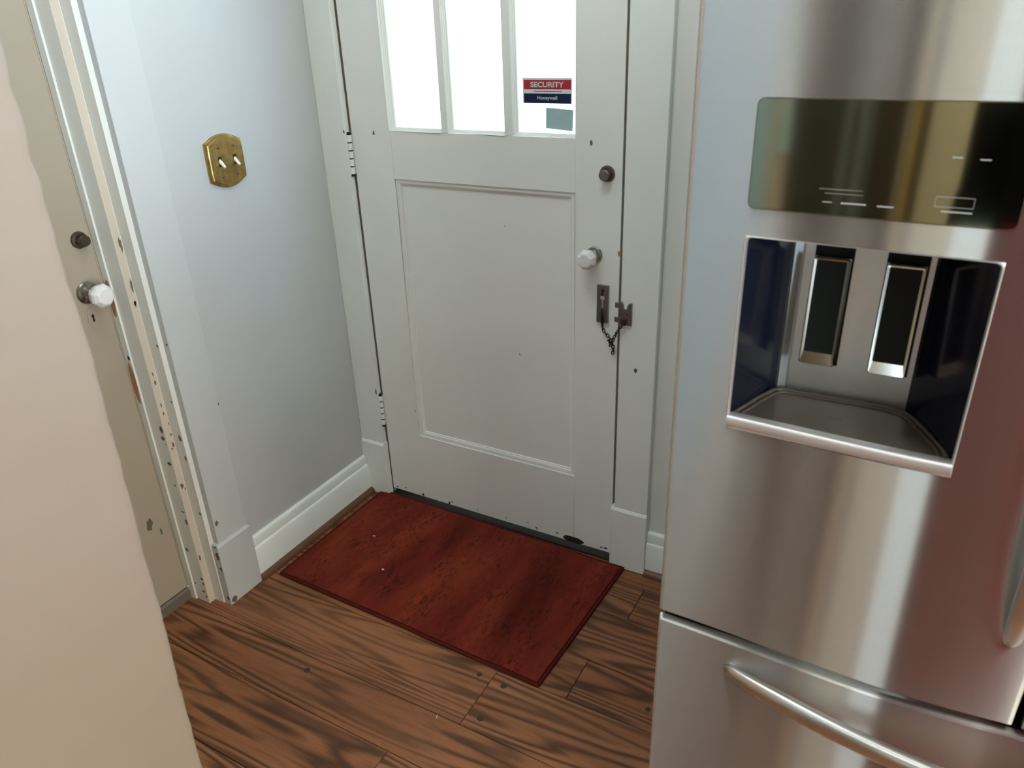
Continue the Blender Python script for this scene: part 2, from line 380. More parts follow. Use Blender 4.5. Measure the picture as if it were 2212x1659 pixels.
# the near wall end: a plaster corner whose arris wanders
EDGE = [(2.62, -1.232), (1.48, -1.235), (1.43, -1.2388), (1.39, -1.2372), (1.36, -1.242), (1.33, -1.2384), (1.28, -1.2405), (1.25, -1.241), (1.20, -1.2409),
        (1.175, -1.239), (1.12, -1.2384), (1.046, -1.242), (.985, -1.2433), (.92, -1.2447), (.833, -1.2483), (.78, -1.2492), (.735, -1.2486), (.634, -1.2535), (.54, -1.256), (.42, -1.2594), (0, -1.264)]
def edge_y(z):
    for (z1, y1), (z0, y0) in zip(EDGE, EDGE[1:]):
        if z0 <= z <= z1:
            return y0 + (y1 - y0) * (z - z0) / (z1 - z0)
    return EDGE[-1][1]
b = B(); rings = []
zs = [0 + 1.6 * i / 220 for i in range(221)] + [1.8, 2.1, H]
for z in zs:
    e = edge_y(z) + .0016 * pnoise(Vector((z * 34, 2.1, 0))) + .0008 * pnoise(Vector((z * 130, 7.1, 0)))
    x = .62 + .0010 * pnoise(Vector((z * 22, 9.3, 4)))
    rings.append([(.62, -4, z), (.62, -2.6, z), (.62, -1.6, z), (x, e - .012, z), (x, e - .004, z), (x - .0016, e - .001, z), (x - .006, e, z), (x - .05, -1.232 if False else e, z), (-.0985, e, z), (-.26, e, z), (-.26, -4, z)])
b.loops(rings)
struct(b.build('wall_near', M['nearwall'], angle=50), 'cream plaster wall end at the near left, with a worn corner', 'wall')

b = B()   # far side of the kitchen, behind the camera: strips added to colour the fridge reflections
SX0, SX1 = 1.42, 1.72
for x0, x1, y, i in ((.62, .83, -3.95, 1), (.83, .985, -3.94, 2), (.985, 1.02, -3.95, 0), (1.02, 1.06, -3.93, 3), (1.06, 1.13, -3.95, 4), (1.13, SX0, -3.95, 0), (SX1, 2.3, -3.95, 5), (2.3, 3.4, -3.95, 0)):
    b.mi = i; b.box(x0, x1, -4.05, y, 0, H)
b.mi = 0; b.box(SX0, SX1, -4.05, -3.95, 0, .06); b.box(SX0, SX1, -4.05, -3.95, 2.5, H)
struct(b.build('wall_front', [M['kitchen'], M['k_grey'], M['k_dark'], M['k_tan'], M['k_brown'], M['k_mid']]), 'cream kitchen wall with tinted strips added for the fridge reflections', 'wall')
b = B()
for q in ((SX0, SX0 + .02, .06, 2.5), (SX1 - .02, SX1, .06, 2.5), (SX0, SX1, .06, .09), (SX0, SX1, 2.47, 2.5)): b.box(q[0], q[1], -4.02, -3.97, q[2], q[3])
wf = struct(b.build('added_window', M['trim']), 'tall narrow window added for a bright streak in the steel', 'window')  # made-up window, gives the steel its blue-white streak
b = B(); b.box(SX0 + .02, SX1 - .02, -4.0, -3.996, .09, 2.47); b.build('pane', M['glass'], wf)
d3 = B(); d3.box(.6205, .64, -3.165, -2.45, 0, 2.1); struct(d3.build('reflection_blue', M['k_blue'], bevel=.003), 'pale blue grey panel added along the near wall for reflections', 'door')  # unseen panel added for the bluish strip at the fridge's left
b = B(); b.box(.6205, .645, -3.47, -3.31, .95, 2.2); struct(b.build('reflection_pale', M['k_pale']), 'pale board added along the near wall for reflections', 'trim')  # added so the steel mirrors a bright stripe
b = B(); b.box(.6205, .635, -3.94, -3.49, 0, 2.2); struct(b.build('reflection_olive', M['k_olive']), 'olive panel added along the near wall for reflections', 'trim')  # added so the steel mirrors a dull olive band
b = B(); b.box(.850, .985, -2.63, -2.60, 0, H)
sl = struct(b.build('reflection_slats', M['k_olive']), 'dark slats added for stripes in the steel reflections', 'trim')  # unseen slats put in to streak the fridge with dark lines
for x0, x1 in ((1.012, 1.030), (1.062, 1.072), (1.098, 1.178)):
    b = B(); b.box(x0, x1, -2.63, -2.60, 0, H); b.build('slat', M['k_brown'], sl)
b = B()   # right wall with its window opening
WY0, WY1, WZ0, WZ1 = -2.16, -1.64, 1.08, 2.12
b.box(3.3, 3.4, -4, WY0, 0, H); b.box(3.3, 3.4, WY1, 0, 0, H); b.box(3.3, 3.4, WY0, WY1, 0, WZ0); b.box(3.3, 3.4, WY0, WY1, WZ1, H)
struct(b.build('wall_right', M['kitchen']), 'cream kitchen wall with the side window', 'wall')
wn = empty('window_1', (3.35, (WY0 + WY1) / 2, WZ0), 'white sash window in the right kitchen wall', 'window', kind='structure')
b = B()
for q in ((WY0, WY0 + .05, WZ0, WZ1), (WY1 - .05, WY1, WZ0, WZ1), (WY0, WY1, WZ0, WZ0 + .05), (WY0, WY1, WZ1 - .05, WZ1), (WY0, WY1, 1.58, 1.62)): b.box(3.335, 3.375, *q)
b.build('window_frame', M['trim'], wn)
b = B(); b.box(3.353, 3.357, WY0 + .05, WY1 - .05, WZ0 + .05, WZ1 - .05); b.build('pane', M['glass'], wn)

# ------------------------------------------------------------------ trim
def chips(b, plane, frame, exclude=()):
    """Flakes of missing paint on one face of a trim piece."""
    o, u, nrm = frame
    for i, (pl, a, z, w, h, c) in enumerate(CHIPS):
        if pl != plane: continue
        b.mi = CHIPM[c]
        p = list(o); p[u] = a; p[2] = z
        uu = (1, 0, 0) if u == 0 else (0, 1, 0)
        b.blob(p, uu, (0, 0, 1), w, h, nrm, i + 3, jag=.15 if c == 'w' else .22 if w > .05 else .55)
    b.mi = 0

# casing of the side door (on the left wall)
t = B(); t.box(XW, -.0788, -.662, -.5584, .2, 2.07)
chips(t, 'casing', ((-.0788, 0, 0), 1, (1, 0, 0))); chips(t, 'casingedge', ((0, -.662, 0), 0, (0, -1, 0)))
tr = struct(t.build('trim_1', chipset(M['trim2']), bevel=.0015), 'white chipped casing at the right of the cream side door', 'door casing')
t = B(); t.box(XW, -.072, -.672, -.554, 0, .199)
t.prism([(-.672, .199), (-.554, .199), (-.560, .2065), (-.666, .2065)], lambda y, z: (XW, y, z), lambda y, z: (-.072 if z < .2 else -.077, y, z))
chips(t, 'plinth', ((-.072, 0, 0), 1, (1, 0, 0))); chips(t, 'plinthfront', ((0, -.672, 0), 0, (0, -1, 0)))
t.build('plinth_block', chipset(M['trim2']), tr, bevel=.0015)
# jamb, stop and the split weather strip
t = B(); t.box(-.26, XW, -.675, -.640, 0, 2.07)
chips(t, 'jamb', ((0, -.675, 0), 0, (0, -1, 0)))
jb = struct(t.build('trim_2', chipset(M['jamb']), bevel=.001), 'chipped white jamb of the cream side door', 'door jamb')
t = B(); t.box(-.1840, -.1355, -.695, -.674, .0, 2.06)
chips(t, 'stop', ((0, -.695, 0), 0, (0, -1, 0)))
t.mi = 6; t.box(-.1356, -.1350, -.6945, -.676, .0005, 2.06)
chips(t, 'stopside', ((-.135, 0, 0), 1, (1, 0, 0)))
t.build('door_stop', chipset(M['jamb']) + [M['tan']], jb, bevel=.0008)
t = B(); rings = []
for i in range(90):
    z = .0 + 2.06 * i / 89
    k = pnoise(Vector((z * 9, 1.7, 3))); d = .0035 * max(0, k) if z < 1.1 else 0
    rings.append([(-.2065, -.7 + d, z), (-.2065, -.675, z), (-.1855 - d * 1.4, -.675, z), (-.1855 - d * 1.4, -.7 + d * .5, z)])
t.loops(rings); chips(t, 'wedge', ((0, -.7003, 0), 0, (0, -1, 0)))
t.build('weather_strip', chipset(M['jamb']), jb)

# casing of the back door
def rear_casing(name, x0, x1, px0, px1, label):
    t = B(); t.box(x0, x1, -.020, 0, .2, 2.07)
    if name == 'trim_3':
        t.mi = 5; t.blob((-.0095, -.0200, .402), (1, 0, 0), (0, 0, 1), .006, .034, (0, -1, 0), 5); t.blob((-.0095, -.0200, 1.212), (1, 0, 0), (0, 0, 1), .006, .012, (0, -1, 0), 6); t.mi = 0
    if name == 'trim_4': chips(t, 'rcasing', ((0, -.020, 0), 0, (0, -1, 0)))
    o = struct(t.build(name, chipset(M['trim']), bevel=.002), label, 'door casing')
    t = B(); t.box(px0, px1, -.026, 0, 0, .199)
    t.prism([(px0, .199), (px1, .199), (px1, .2065), (px0, .2065)], lambda x, z: (x, -.026 if z < .2 else -.021, z), lambda x, z: (x, 0, z))
    t.build('plinth_block', M['trim'], o, bevel=.0015); return o
rear_casing('trim_3', XW, -.006, XW, -.003, 'white casing at the hinge side of the back door')
rear_casing('trim_4', .8265, .9255, .8175, .9262, 'white casing at the lock side of the back door, with the chain keeper')
t = B(); t.box(XW, .9255, -.020, 0, 2.0701, 2.17); struct(t.build('trim_5', M['trim'], bevel=.002), 'white head casing over the back door', 'door casing')
t = B()   # frame the leaf shuts into
t.box(-.035, -.0025, .010, .115, 0, 2.07); t.box(.8165, .846, .004, .115, 0, 2.07); t.box(-.0025, .8165, .0, .115, 2.046, 2.07)
t.box(-.0025, .012, .046, .115, 0, 2.046); t.box(.803, .8165, .046, .115, 0, 2.046)
struct(t.build('trim_6', paint('shaded_jamb_paint', (.34, .30, .24, 1), .6, .2, .3, 20)), 'frame the back door shuts into', 'door frame')  # recess shade round the leaf put into this darker paint
t = B(); t.box(0, .8165, -.012, .115, 0, .006); struct(t.build('trim_7', plain('dark_sill_wood', (.022, .013, .008, 1), .7, 0, .2), bevel=.002), 'dark wooden threshold under the back door', 'threshold')

def base_profile(d0):   # (distance from wall, z)
    return [(0, 0), (d0, 0), (d0, .100), (d0 - .003, .1065), (d0 - .008, .109), (d0 - .0075, .131), (d0 - .010, .138), (d0 - .015, .1425), (0, .1425)]
t = B(); t.prism(base_profile(.0195), lambda d, z: (XW + d, -.554, z), lambda d, z: (XW + d, -.0262, z))
struct(t.build('baseboard_left', M['trim'], angle=25), 'white stepped baseboard along the left wall', 'baseboard')
t = B(); t.prism(base_profile(.0195), lambda d, z: (.9268, -d, z), lambda d, z: (3.3, -d, z))
struct(t.build('baseboard_rear', M['trim'], angle=25), 'white stepped baseboard between the back door and the refrigerator', 'baseboard')
quarter = [(0, 0)] + [(.0155 * math.cos(a), .0175 * math.sin(a)) for a in [PI / 2 * i / 6 for i in range(7)]]
t = B(); t.prism(quarter, lambda d, z: (-.079 + d, -.5539, z + .0001), lambda d, z: (-.079 + d, -.0262, z + .0001))
struct(t.build('trim_8', M['shoe']), 'brown quarter round moulding at the foot of the left baseboard', 'moulding')
t = B(); t.prism(quarter, lambda d, z: (.9264, -.0195 - d, z + .0001), lambda d, z: (3.3, -.0195 - d, z + .0001))
struct(t.build('trim_9', M['shoe']), 'brown quarter round moulding beside the refrigerator', 'moulding')

# ------------------------------------------------------------------ door furniture
def porcelain_knob(parent, c, n, rose_r, ball_r, reach):
    """Faceted white knob on a nickel rosette; c on the door face, n points into the room."""
    n = Vector(n); c = Vector(c)
    b = B(); b.lathe([(.0, reach - ball_r * .78), (ball_r * .42, reach - ball_r * .78), (ball_r * .78, reach - ball_r * .58), (ball_r * .97, reach - ball_r * .12), (ball_r, reach + ball_r * .08),
                      (ball_r * .93, reach + ball_r * .30), (ball_r * .70, reach + ball_r * .56), (ball_r * .60, reach + ball_r * .60), (0, reach + ball_r * .615)], c, n, 8, PI / 8)
    k = b.build('door_knob', M['porcelain'], parent, bevel=.0015, angle=15); k['label'] = 'white faceted porcelain knob'
    b = B(); b.lathe([(0, .0005), (rose_r, .0005), (rose_r, .003), (rose_r * .9, .006), (rose_r * .62, .0075), (rose_r * .5, .011), (rose_r * .44, .018), (rose_r * .36, .02), (rose_r * .36, reach - ball_r * .9), (ball_r * .52, reach - ball_r * .86), (ball_r * .52, reach - ball_r * .70), (0, reach - ball_r * .70)], c, n, 32)
    u = n.cross(Vector((0, 0, 1)))
    r = b.build('rosette', M['nickel'], k); r['label'] = 'nickel rosette and neck behind the knob'
    b = B()
    for s in (-1, 1):
        b.lathe([(0, .004), (.003, .004), (.0028, .0072), (0, .0078)], c + (u * math.cos(2.2) + Vector((0, 0, 1)) * math.sin(2.2)) * rose_r * .72 * s, n, 12)
    b.build('screw', M['pewter'], k)
    return k
def deadbolt(parent, c, n, r, m1, m2):
    b = B(); b.lathe([(0, .0004), (r, .0004), (r, .003), (r * .93, .0055), (r * .72, .0062), (r * .70, .003), (0, .003)], c, n, 32)
    d = b.build('deadbolt', m1, parent); d['label'] = 'round deadbolt collar'
    b = B(); b.lathe([(0, .002), (r * .50, .002), (r * .52, .015), (r * .64, .017), (r * .66, .024), (r * .58, .0265), (0, .027)], c, n, 32)
    b.build('turn_knob', m2, d)
    return d

# ------------------------------------------------------------------ door_1: the back door
d1 = empty('door_1', (.4065, .02, 0), 'white back door with three glass panes over one recessed panel', 'door', kind='structure')
PX0, PX1, PZ0, PZ1 = .136, .6905, .2605, 1.088
GX0, GX1, GZ0, GZ1 = .136, .6925, 1.217, 1.90
b = B()
b.box(0, PX0, 0, .042, .0215, 2.04); b.box(PX1, .813, 0, .042, .0215, 2.04)
b.box(PX0, PX1, 0, .042, .0215, PZ0); b.box(PX0, PX1, 0, .042, PZ1, GZ0); b.box(PX0, PX1, 0, .042, GZ1, 2.04)
b.box(PX0, PX1, .0125, .034, PZ0, PZ1)
def sticking(b, x0, x1, z0, z1, prof):
    """Moulded border inside a rectangle: prof = (inset, depth)."""
    b.loops([[(x0 + d, y, z0 + d), (x1 - d, y, z0 + d), (x1 - d, y, z1 - d), (x0 + d, y, z1 - d)] for d, y in prof], cap0=False, cap1=False)
sticking(b, PX0, PX1, PZ0, PZ1, [(0, 0), (.0005, .0035), (.004, .004), (.010, .0045), (.0135, .0065), (.0140, .0085), (.017, .0092), (.0185, .0126)])
mun = [(0, 0), (.0006, .004), (.0022, .0045), (.0026, .009), (.0045, .0098), (.0050, .0145), (.0074, .0155), (.0078, .0222)]
cols = [(GX0, .3060), (.3250, .4965), (.5190, GX1)]
for x0, x1 in cols: sticking(b, x0, x1, GZ0, GZ1, mun)
for x0, x1 in ((.3060, .3250), (.4965, .5190)): b.box(x0, x1, 0, .036, GZ0, GZ1)
chips(b, 'door1', ((0, 0, 0), 0, (0, -1, 0)))
leaf = b.build('door_leaf', chipset(M['door']), d1, angle=30, bevel=.0006, seg=1)
for x0, x1 in cols:
    b = B(); b.box(x0 + .004, x1 - .004, .0215, .0245, GZ0 + .004, GZ1 - .004); b.build('window_pane', M['glass'], d1)
porcelain_knob(d1, (.745, 0, .937), (0, -1, 0), .0215, .0265, .048)
deadbolt(d1, (.7750, 0, 1.139), (0, -1, 0), .0195, M['bronze'], M['pewter'])
def hinge(parent, z0, z1):
    b = B(); n = 5; L = (z1 - z0) / n
    for i in range(n):
        a, c = z0 + i * L + .0016, z0 + (i + 1) * L - .0016
        b.lathe([(0, a), (.0062, a), (.0072, a + .001), (.0072, c - .001), (.0062, c), (0, c)], (-.0035, -.0085, 0), (0, 0, 1), 16)
    b.box(-.0052, -.0018, -.009, .004, z0 + .002, z1 - .002)
    b.mi = 1; b.lathe([(0, z0 - .006), (.005, z0 - .005), (.0066, z0 - .002), (.0062, z0 + .0016), (.0062, z1 - .0016), (.0066, z1 + .003), (.005, z1 + .006), (0, z1 + .007)], (-.0035, -.0085, 0), (0, 0, 1), 12)
    b.build('hinge', [M['trim'], M['dark']], parent)
hinge(d1, 1.094, 1.204); hinge(d1, .274, .384)

# ------------------------------------------------------------------ door_2: the cream side door
d2 = empty('door_2', (-.23, -.99, 0), 'cream side door in the left wall, mostly hidden by the near wall', 'door', kind='structure')
b = B(); b.box(-.25, -.21, -1.30, -.7015, .038, 2.05); b.box(-.252, -.2098, -.7015, -.6935, .038, 2.05)
chips(b, 'door2', ((-.21, 0, 0), 1, (1, 0, 0)))
b.build('door_leaf', chipset(M['cream']), d2, bevel=.0015)
b = B(); b.box(-.25, -.2035, -1.30, -.703, .0, .030); b.prism([(-.25, .030), (-.2035, .030), (-.208, .036), (-.25, .036)], lambda x, z: (x, -1.30, z), lambda x, z: (x, -.703, z))
k = b.build('door_sweep', plain('dull_brown_grey', (.15, .125, .10, 1), .5), d2); k['label'] = 'grey brown strip along the foot of the cream door'
porcelain_knob(d2, (-.21, -.744, .940), (1, 0, 0), .0265, .0285, .054)
deadbolt(d2, (-.21, -.7285, 1.0605), (1, 0, 0), .0195, M['bronze'], M['bronze'])
b = B()   # keyhole in a painted-over escutcheon
b.loops([[(x, -.7475 + .013 * s * math.cos(a), .879 + .026 * s * math.sin(a)) for a in [2 * PI * i / 24 for i in range(24)]] for x, s in ((-.21, 1), (-.2085, .97), (-.208, .85))], cap0=False)
b.mi = 1
b.face([(-.2077, -.7475 + .0033 * math.cos(a), .884 + .0045 * math.sin(a)) for a in [2 * PI * i / 14 for i in range(14)]])
b.face([(-.2077, -.7475 - .0016, .883), (-.2077, -.7475 + .0016, .883), (-.2077, -.7475 + .0026, .870), (-.2077, -.7475 - .0026, .870)])
k = b.build('keyhole_plate', [M['cream'], M['dark']], d2); k['label'] = 'keyhole in an oval painted plate'

# ------------------------------------------------------------------ door chain
dc = empty('door_chain', (.80, -.01, .69), 'tarnished steel security chain slung from a door plate to a keeper', 'door chain')
b = B(); b.box(.7565, .7875, -.0035, -.0002, .7605, .8610)
b.box(.7565, .7605, -.0085, -.003, .7605, .861); b.box(.7835, .7875, -.0085, -.003, .7605, .861); b.box(.7605, .7835, -.0085, -.003, .853, .861)
b.box(.7605, .7695, -.0085, -.0065, .7605, .853); b.box(.7745, .7835, -.0085, -.0065, .7605, .853)
b.mi = 1; b.lathe([(0, .0085), (.0062, .0085), (.0062, .0089), (0, .0089)], (.772, 0, .828), (0, -1, 0), 20); b.box(.7695, .7745, -.0064, -.0036, .768, .828)
b.mi = 2; b.lathe([(0, .0085), (.0022, .0085), (.002, .0095), (0, .0097)], (.7755, 0, .8475), (0, -1, 0), 12)
k = b.build('slide_plate', [M['pewter'], M['lip'], M['dark']], dc, bevel=.0004); k['label'] = 'slotted plate on the door'
b = B(); b.tube([(.7705, -.009, .800), (.7712, -.014, .787), (.7735, -.0145, .770), (.776, -.0135, .750)], [.0026, .0042, .0040, .0022], 10)
b.build('slide_bolt', M['chain'], dc)
b = B()
po = [(.8235, .7705), (.8585, .7705), (.8585, .8300), (.8520, .8300), (.8465, .8225), (.8455, .8135), (.8405, .8115), (.8370, .8140), (.8365, .8230), (.8310, .8310), (.8235, .8300)]
b.prism(po, lambda x, z: (x, -.0265, z), lambda x, z: (x, -.0202, z))
b.box(.8130, .8235, -.0240, -.0202, .8130, .8270); b.box(.8120, .8235, -.0240, -.0202, .7745, .7880)
b.mi = 1
for sx, sz in ((.833, .800), (.8475, .799)): b.lathe([(0, .0263), (.0026, .0263), (.0022, .0275), (0, .0278)], (sx, 0, sz), (0, -1, 0), 12)
b.box(.8330, .8460, -.0330, -.0262, .7720, .7880)
k = b.build('keeper_plate', [M['pewter'], M['chain']], dc, bevel=.0005); k['label'] = 'notched keeper on the door casing'
def link(b, p, d, u, L=.0115, W=.0066, r=.0013):
    d = Vector(d).normalized(); u = (Vector(u) - d * Vector(u).dot(d)).normalized(); p = Vector(p); pts = []
    for i in range(14):
        a = 2 * PI * i / 14; c, s = math.cos(a), math.sin(a)
        pts.append(p + d * ((L / 2 - W / 2) * (1 if c > 0 else -1) + c * W / 2) + u * (s * W / 2))
    b.tube(pts, r, 6, closed=True)
def chain_run(b, pts, step=.0085):
    pts = [Vector(p) for p in pts]; k = 0; acc = 0
    for a, c in zip(pts, pts[1:]):
        L = (c - a).length; d = (c - a) / L; t = acc
        while t < L:
            k += 1; link(b, a + d * t, d, (.5, -.6, .3) if k % 2 else (.7, .5, .2)); t += step
        acc = t - L
b = B()
chain_run(b, [(.776, -.0135, .749), (.781, -.014, .739), (.799, -.017, .724), (.806, -.018, .713), (.8085, -.017, .698), (.807, -.015, .684)])
chain_run(b, [(.798, -.021, .722), (.806, -.025, .727), (.813, -.0285, .731), (.822, -.031, .748), (.833, -.032, .766), (.839, -.0335, .775)])
chain_run(b, [(.800, -.023, .715), (.803, -.024, .709), (.811, -.025, .724)], .0075)
k = b.build('chain', M['chain'], dc)

# ------------------------------------------------------------------ stickers on the glass
GY = .0213
st = empty('window_sticker', (.606, GY, 1.292), 'red, white and navy security sticker on the right-hand door pane', 'sticker')
def flat(name, m, parent, x0, x1, z0, z1, y, t=.0002):
    b = B(); b.box(x0, x1, y - t, y, z0, z1); return b.build(name, m, parent)
X0, X1, Z0, Z1 = .5395, .6720, 1.2925, 1.3505
flat('backing', M['st_white'], st, X0, X1, Z0, Z1, GY)
k = flat('red_band', M['st_red'], st, X0 + .003, X1 - .003, Z0 + .0325, Z1 - .0045, GY - .0002); k['label'] = 'red band lettered SECURITY'
text_mesh('lettering', 'SECURITY', M['st_white'], k, (X0 + X1) / 2, Z0 + .043, GY - .00055, .0125, .090, .03)
k = flat('navy_band', M['st_navy'], st, X0 + .003, X1 - .003, Z0 + .0005, Z0 + .0225, GY - .0002); k['label'] = 'navy band with a small white word'
text_mesh('lettering', 'Honeywell', M['st_white'], k, (X0 + X1) / 2, Z0 + .0118, GY - .00055, .0105, .054, .02)
b = B(); rr = random.Random(4); x = X0 + .031
while x < X1 - .032:
    w = .003 + .005 * rr.random(); b.box(x, x + w, GY - .0004, GY - .0002, Z0 + .0262, Z0 + .0288); x += w + .0012
k = b.build('small_print', M['st_grey'], st); k['label'] = 'line of illegible small grey print'
b = B(); b.prism([(.6015, 1.2355), (.6735, 1.2300), (.6755, 1.2790), (.6030, 1.2832)], lambda x, z: (x, GY - .0006, z), lambda x, z: (x, GY - .0001, z))
tag(b.build('film_card', M['card']), 'small grey-green square of film stuck below the security sticker', 'card')

# ------------------------------------------------------------------ light switch
CY, CZ = -.3745, 1.1855
ls = empty('light_switch', (XW, CY, 1.12), 'brass double toggle switch plate on the white left wall', 'light switch')
def outline(k):
    half = [(.0575, 0), (.0580, .022), (.0565, .0465), (.047, .0505), (.034, .0570), (.020, .0620), (.008, .0640), (0, .0643)]
    pts = half + [(-a, c) for a, c in half[::-1][1:]] + [(-a, -c) for a, c in half[1:]] + [(a, -c) for a, c in half[::-1][1:-1]]
    return [(CY + a - math.copysign(k, a) * (abs(a) > 1e-6) * min(1, abs(a) / .03), CZ + c - math.copysign(k, c) * (abs(c) > 1e-6) * min(1, abs(c) / .03)) for a, c in pts]
b = B()
b.loops([[(XW + h, y, z) for y, z in outline(k)] for h, k in ((.0003, 0), (.0060, 0), (.0078, .0014), (.0080, .0030), (.0110, .0040), (.0122, .0060))], cap0=False)
b.mi = 1
for dy in (-.023, .024): b.box(XW + .0118, XW + .01235, CY + dy - .0052, CY + dy + .0052, CZ - .0115, CZ + .0125)
pl = b.build('face_plate', [M['brass'], M['dark']], ls, angle=16)
for dy in (-.023, .024):
    b = B(); c = Vector((XW + .004, CY + dy, CZ + .0075)); d = Vector((.74, 0, -.67)).normalized(); u = Vector((0, 1, 0)); v = d.cross(u)
    rings = []
    for t, a, e in ((0, .0046, .0060), (.012, .0044, .0050), (.025, .0040, .0036), (.0290, .0032, .0028), (.0300, .001, .001)):
        rings.append([c + d * t + u * (a * math.cos(q)) + v * (e * math.sin(q)) for q in [2 * PI * i / 16 for i in range(16)]])
    b.loops(rings); b.build('toggle', M['toggle'], ls)
    for dz in (.034, -.034):
        b = B(); b.lathe([(0, .0115), (.0034, .0120), (.0032, .0133), (.0018, .0142), (0, .0144)], (XW, CY + dy, CZ + dz), (1, 0, 0), 16); b.build('screw', M['bronze'], ls)

# ------------------------------------------------------------------ rug
RC = [Vector(p) for p in ((-.036, -.0135, 0), (.864, -.0300, 0), (.8385, -.5345, 0), (-.041, -.508, 0))]   # back left, back right, front right, front left
def rug_pt(u, v, z):
    p = (RC[0] * (1 - u) + RC[1] * u) * (1 - v) + (RC[3] * (1 - u) + RC[2] * u) * v
    p = p + Vector((0, .004 * pnoise(Vector((u * 7, v * 2, 1))), 0)); p.z = z; return p
rg = empty('area_rug', (.41, -.27, 0), 'rust red low pile rug lying at the foot of the back door', 'rug')
b = B(); NU, NV = 250, 150; grid = []
for j in range(NV + 1):
    row = []
    for i in range(NU + 1):
        u, v = .006 + .988 * i / NU, .010 + .980 * j / NV
        p = rug_pt(u, v, 0); e = min(u, 1 - u) * 1.7, min(v, 1 - v); e = min(1, min(e) / .022)
        ridge = pnoise(Vector((p.x * 38, p.y * 13, 2))) * .0012 + pnoise(Vector((p.x * 150, p.y * 70, 5))) * .0011 + pnoise(Vector((p.x * 330, p.y * 330, 8))) * .0011
        p.z = .0055 + (.0058 + ridge) * (e ** .5)
        row.append(b.bm.verts.new(p))
    grid.append(row)
for j in range(NV):
    for i in range(NU): b.bm.faces.new((grid[j][i], grid[j + 1][i], grid[j + 1][i + 1], grid[j][i + 1]))
b.build('pile', M['rug'], rg, angle=180, weld=False)
b = B(); path = []
for k in range(60): path.append(rug_pt(k / 60, 0, .0052))
for k in range(40): path.append(rug_pt(1, k / 40, .0052))
for k in range(60): path.append(rug_pt(1 - k / 60, 1, .0052))
for k in range(40): path.append(rug_pt(0, 1 - k / 40, .0052))
b.tube(path, .0046, 8, closed=True)
b.build('binding', M['rugedge'], rg)
b = B(); b.mi = 0
b.prism([(0, 0), (1, 0), (1, 1), (0, 1)], lambda u, v: rug_pt(.004 + .992 * u, .006 + .988 * v, .0012), lambda u, v: rug_pt(.004 + .992 * u, .006 + .988 * v, .0062))
b.build('backing', M['rugedge'], rg)
def flake(x, y, z, w, h, seed, rot, label):
    b = B(); c, s = math.cos(rot), math.sin(rot)
    b.blob((x, y, z), (c, s, .05), (-s, c, .1), w, h, (0, 0, 1), seed, 0, 8, .45)
    o = b.build('paint_flake', M['flake'], recalc=False); m = o.modifiers.new('thickness', 'SOLIDIFY'); m.thickness = .0008
    tag(o, label, 'paint flake', 'white paint flakes fallen on the rug and floor')
flake(.2304, -.3622, .0132, .0145, .0075, 5, -.2, 'largest white paint flake, lying on the red rug')
flake(.1042, -.2442, .0130, .012, .004, 8, .3, 'thin white paint flake on the red rug, nearer the side wall')
flake(.6666, -.7223, .0010, .003, .010, 2, .2, 'tiny white sliver lying on the bare floor boards')

# ------------------------------------------------------------------ refrigerator
FX0, FX1, FXM = 1.2255, 2.1285, 1.677
def fy(x):
    """Front of the gently bowed doors."""
    X = x if x < FXM else 2 * FXM - x
    t = max(0, min(1, (X - FX0) / .46))
    return -.869 - .012 * math.sin(PI * t ** 1.6)
UV = lambda c: (c.x, c.z)
fr = empty('refrigerator', (FXM, -.46, 0), 'stainless steel french door refrigerator with a dispenser in its left door', 'refrigerator')
b = B(); b.box(FX0 + .004, FX1 - .004, -.725, -.06, .055, 1.765); b.mi = 1; b.box(FX0 + .02, FX1 - .02, -.74, -.10, .0, .06)
b.box(FX0 + .012, FX1 - .012, -.735, -.720, .07, 1.75)
b.build('body', [M['side'], M['black']], fr, bevel=.003)

def columns(x0, x1, extra=(), n=26):
    xs = sorted(set([round(x0 + .006 + (x1 - x0 - .012) * i / n, 5) for i in range(n + 1)] + [round(e, 5) for e in extra]))
    P = [(x0, -.738), (x0, fy(x0) + .0016), (x0 + .0004, fy(x0) + .0005), (x0 + .0014, fy(x0))]
    P += [(x, fy(x)) for x in xs]
    P += [(x1 - .0014, fy(x1)), (x1 - .0004, fy(x1) + .0005), (x1, fy(x1) + .0016), (x1, -.738)]
    return P
def slab(name, x0, x1, z0, z1, hole=None, parent=fr, yback=-.738):
    """A bowed steel front, optionally with a rectangular hole through it."""
    P = columns(x0, x1, hole[:2] if hole else ()); P[0] = (x0, yback); P[-1] = (x1, yback)
    zz = [(z0, .006), (z0 + .0012, .002), (z0 + .004, 0)] + ([(hole[2], 0), (hole[3], 0)] if hole else []) + [(z1 - .004, 0), (z1 - .0012, .002), (z1, .006)]
    b = B(); V = []
    for z, back in zz:
        V.append([b.bm.verts.new((x, y if (x, y) in (P[0], P[-1]) else y + back, z)) for x, y in P])
    for r0, r1, (za, _), (zb, _) in zip(V, V[1:], zz, zz[1:]):
        for i in range(len(P) - 1):
            if hole and za >= hole[2] - 1e-6 and zb <= hole[3] + 1e-6 and P[i][0] >= hole[0] - 1e-5 and P[i + 1][0] <= hole[1] + 1e-5 and P[i][1] < -.862: continue
            b.bm.faces.new((r0[i], r0[i + 1], r1[i + 1], r1[i]))
    b.bm.faces.new(V[0][::-1]); b.bm.faces.new(V[-1])
    if not hole: b.bm.faces.new([r[0] for r in V] + [r[-1] for r in V[::-1]])
    return b.build(name, M['steel'], parent, uv=UV, angle=30)
HX0, HX1, HZ0, HZ1 = 1.2945, 1.5437, 1.0070, 1.2505
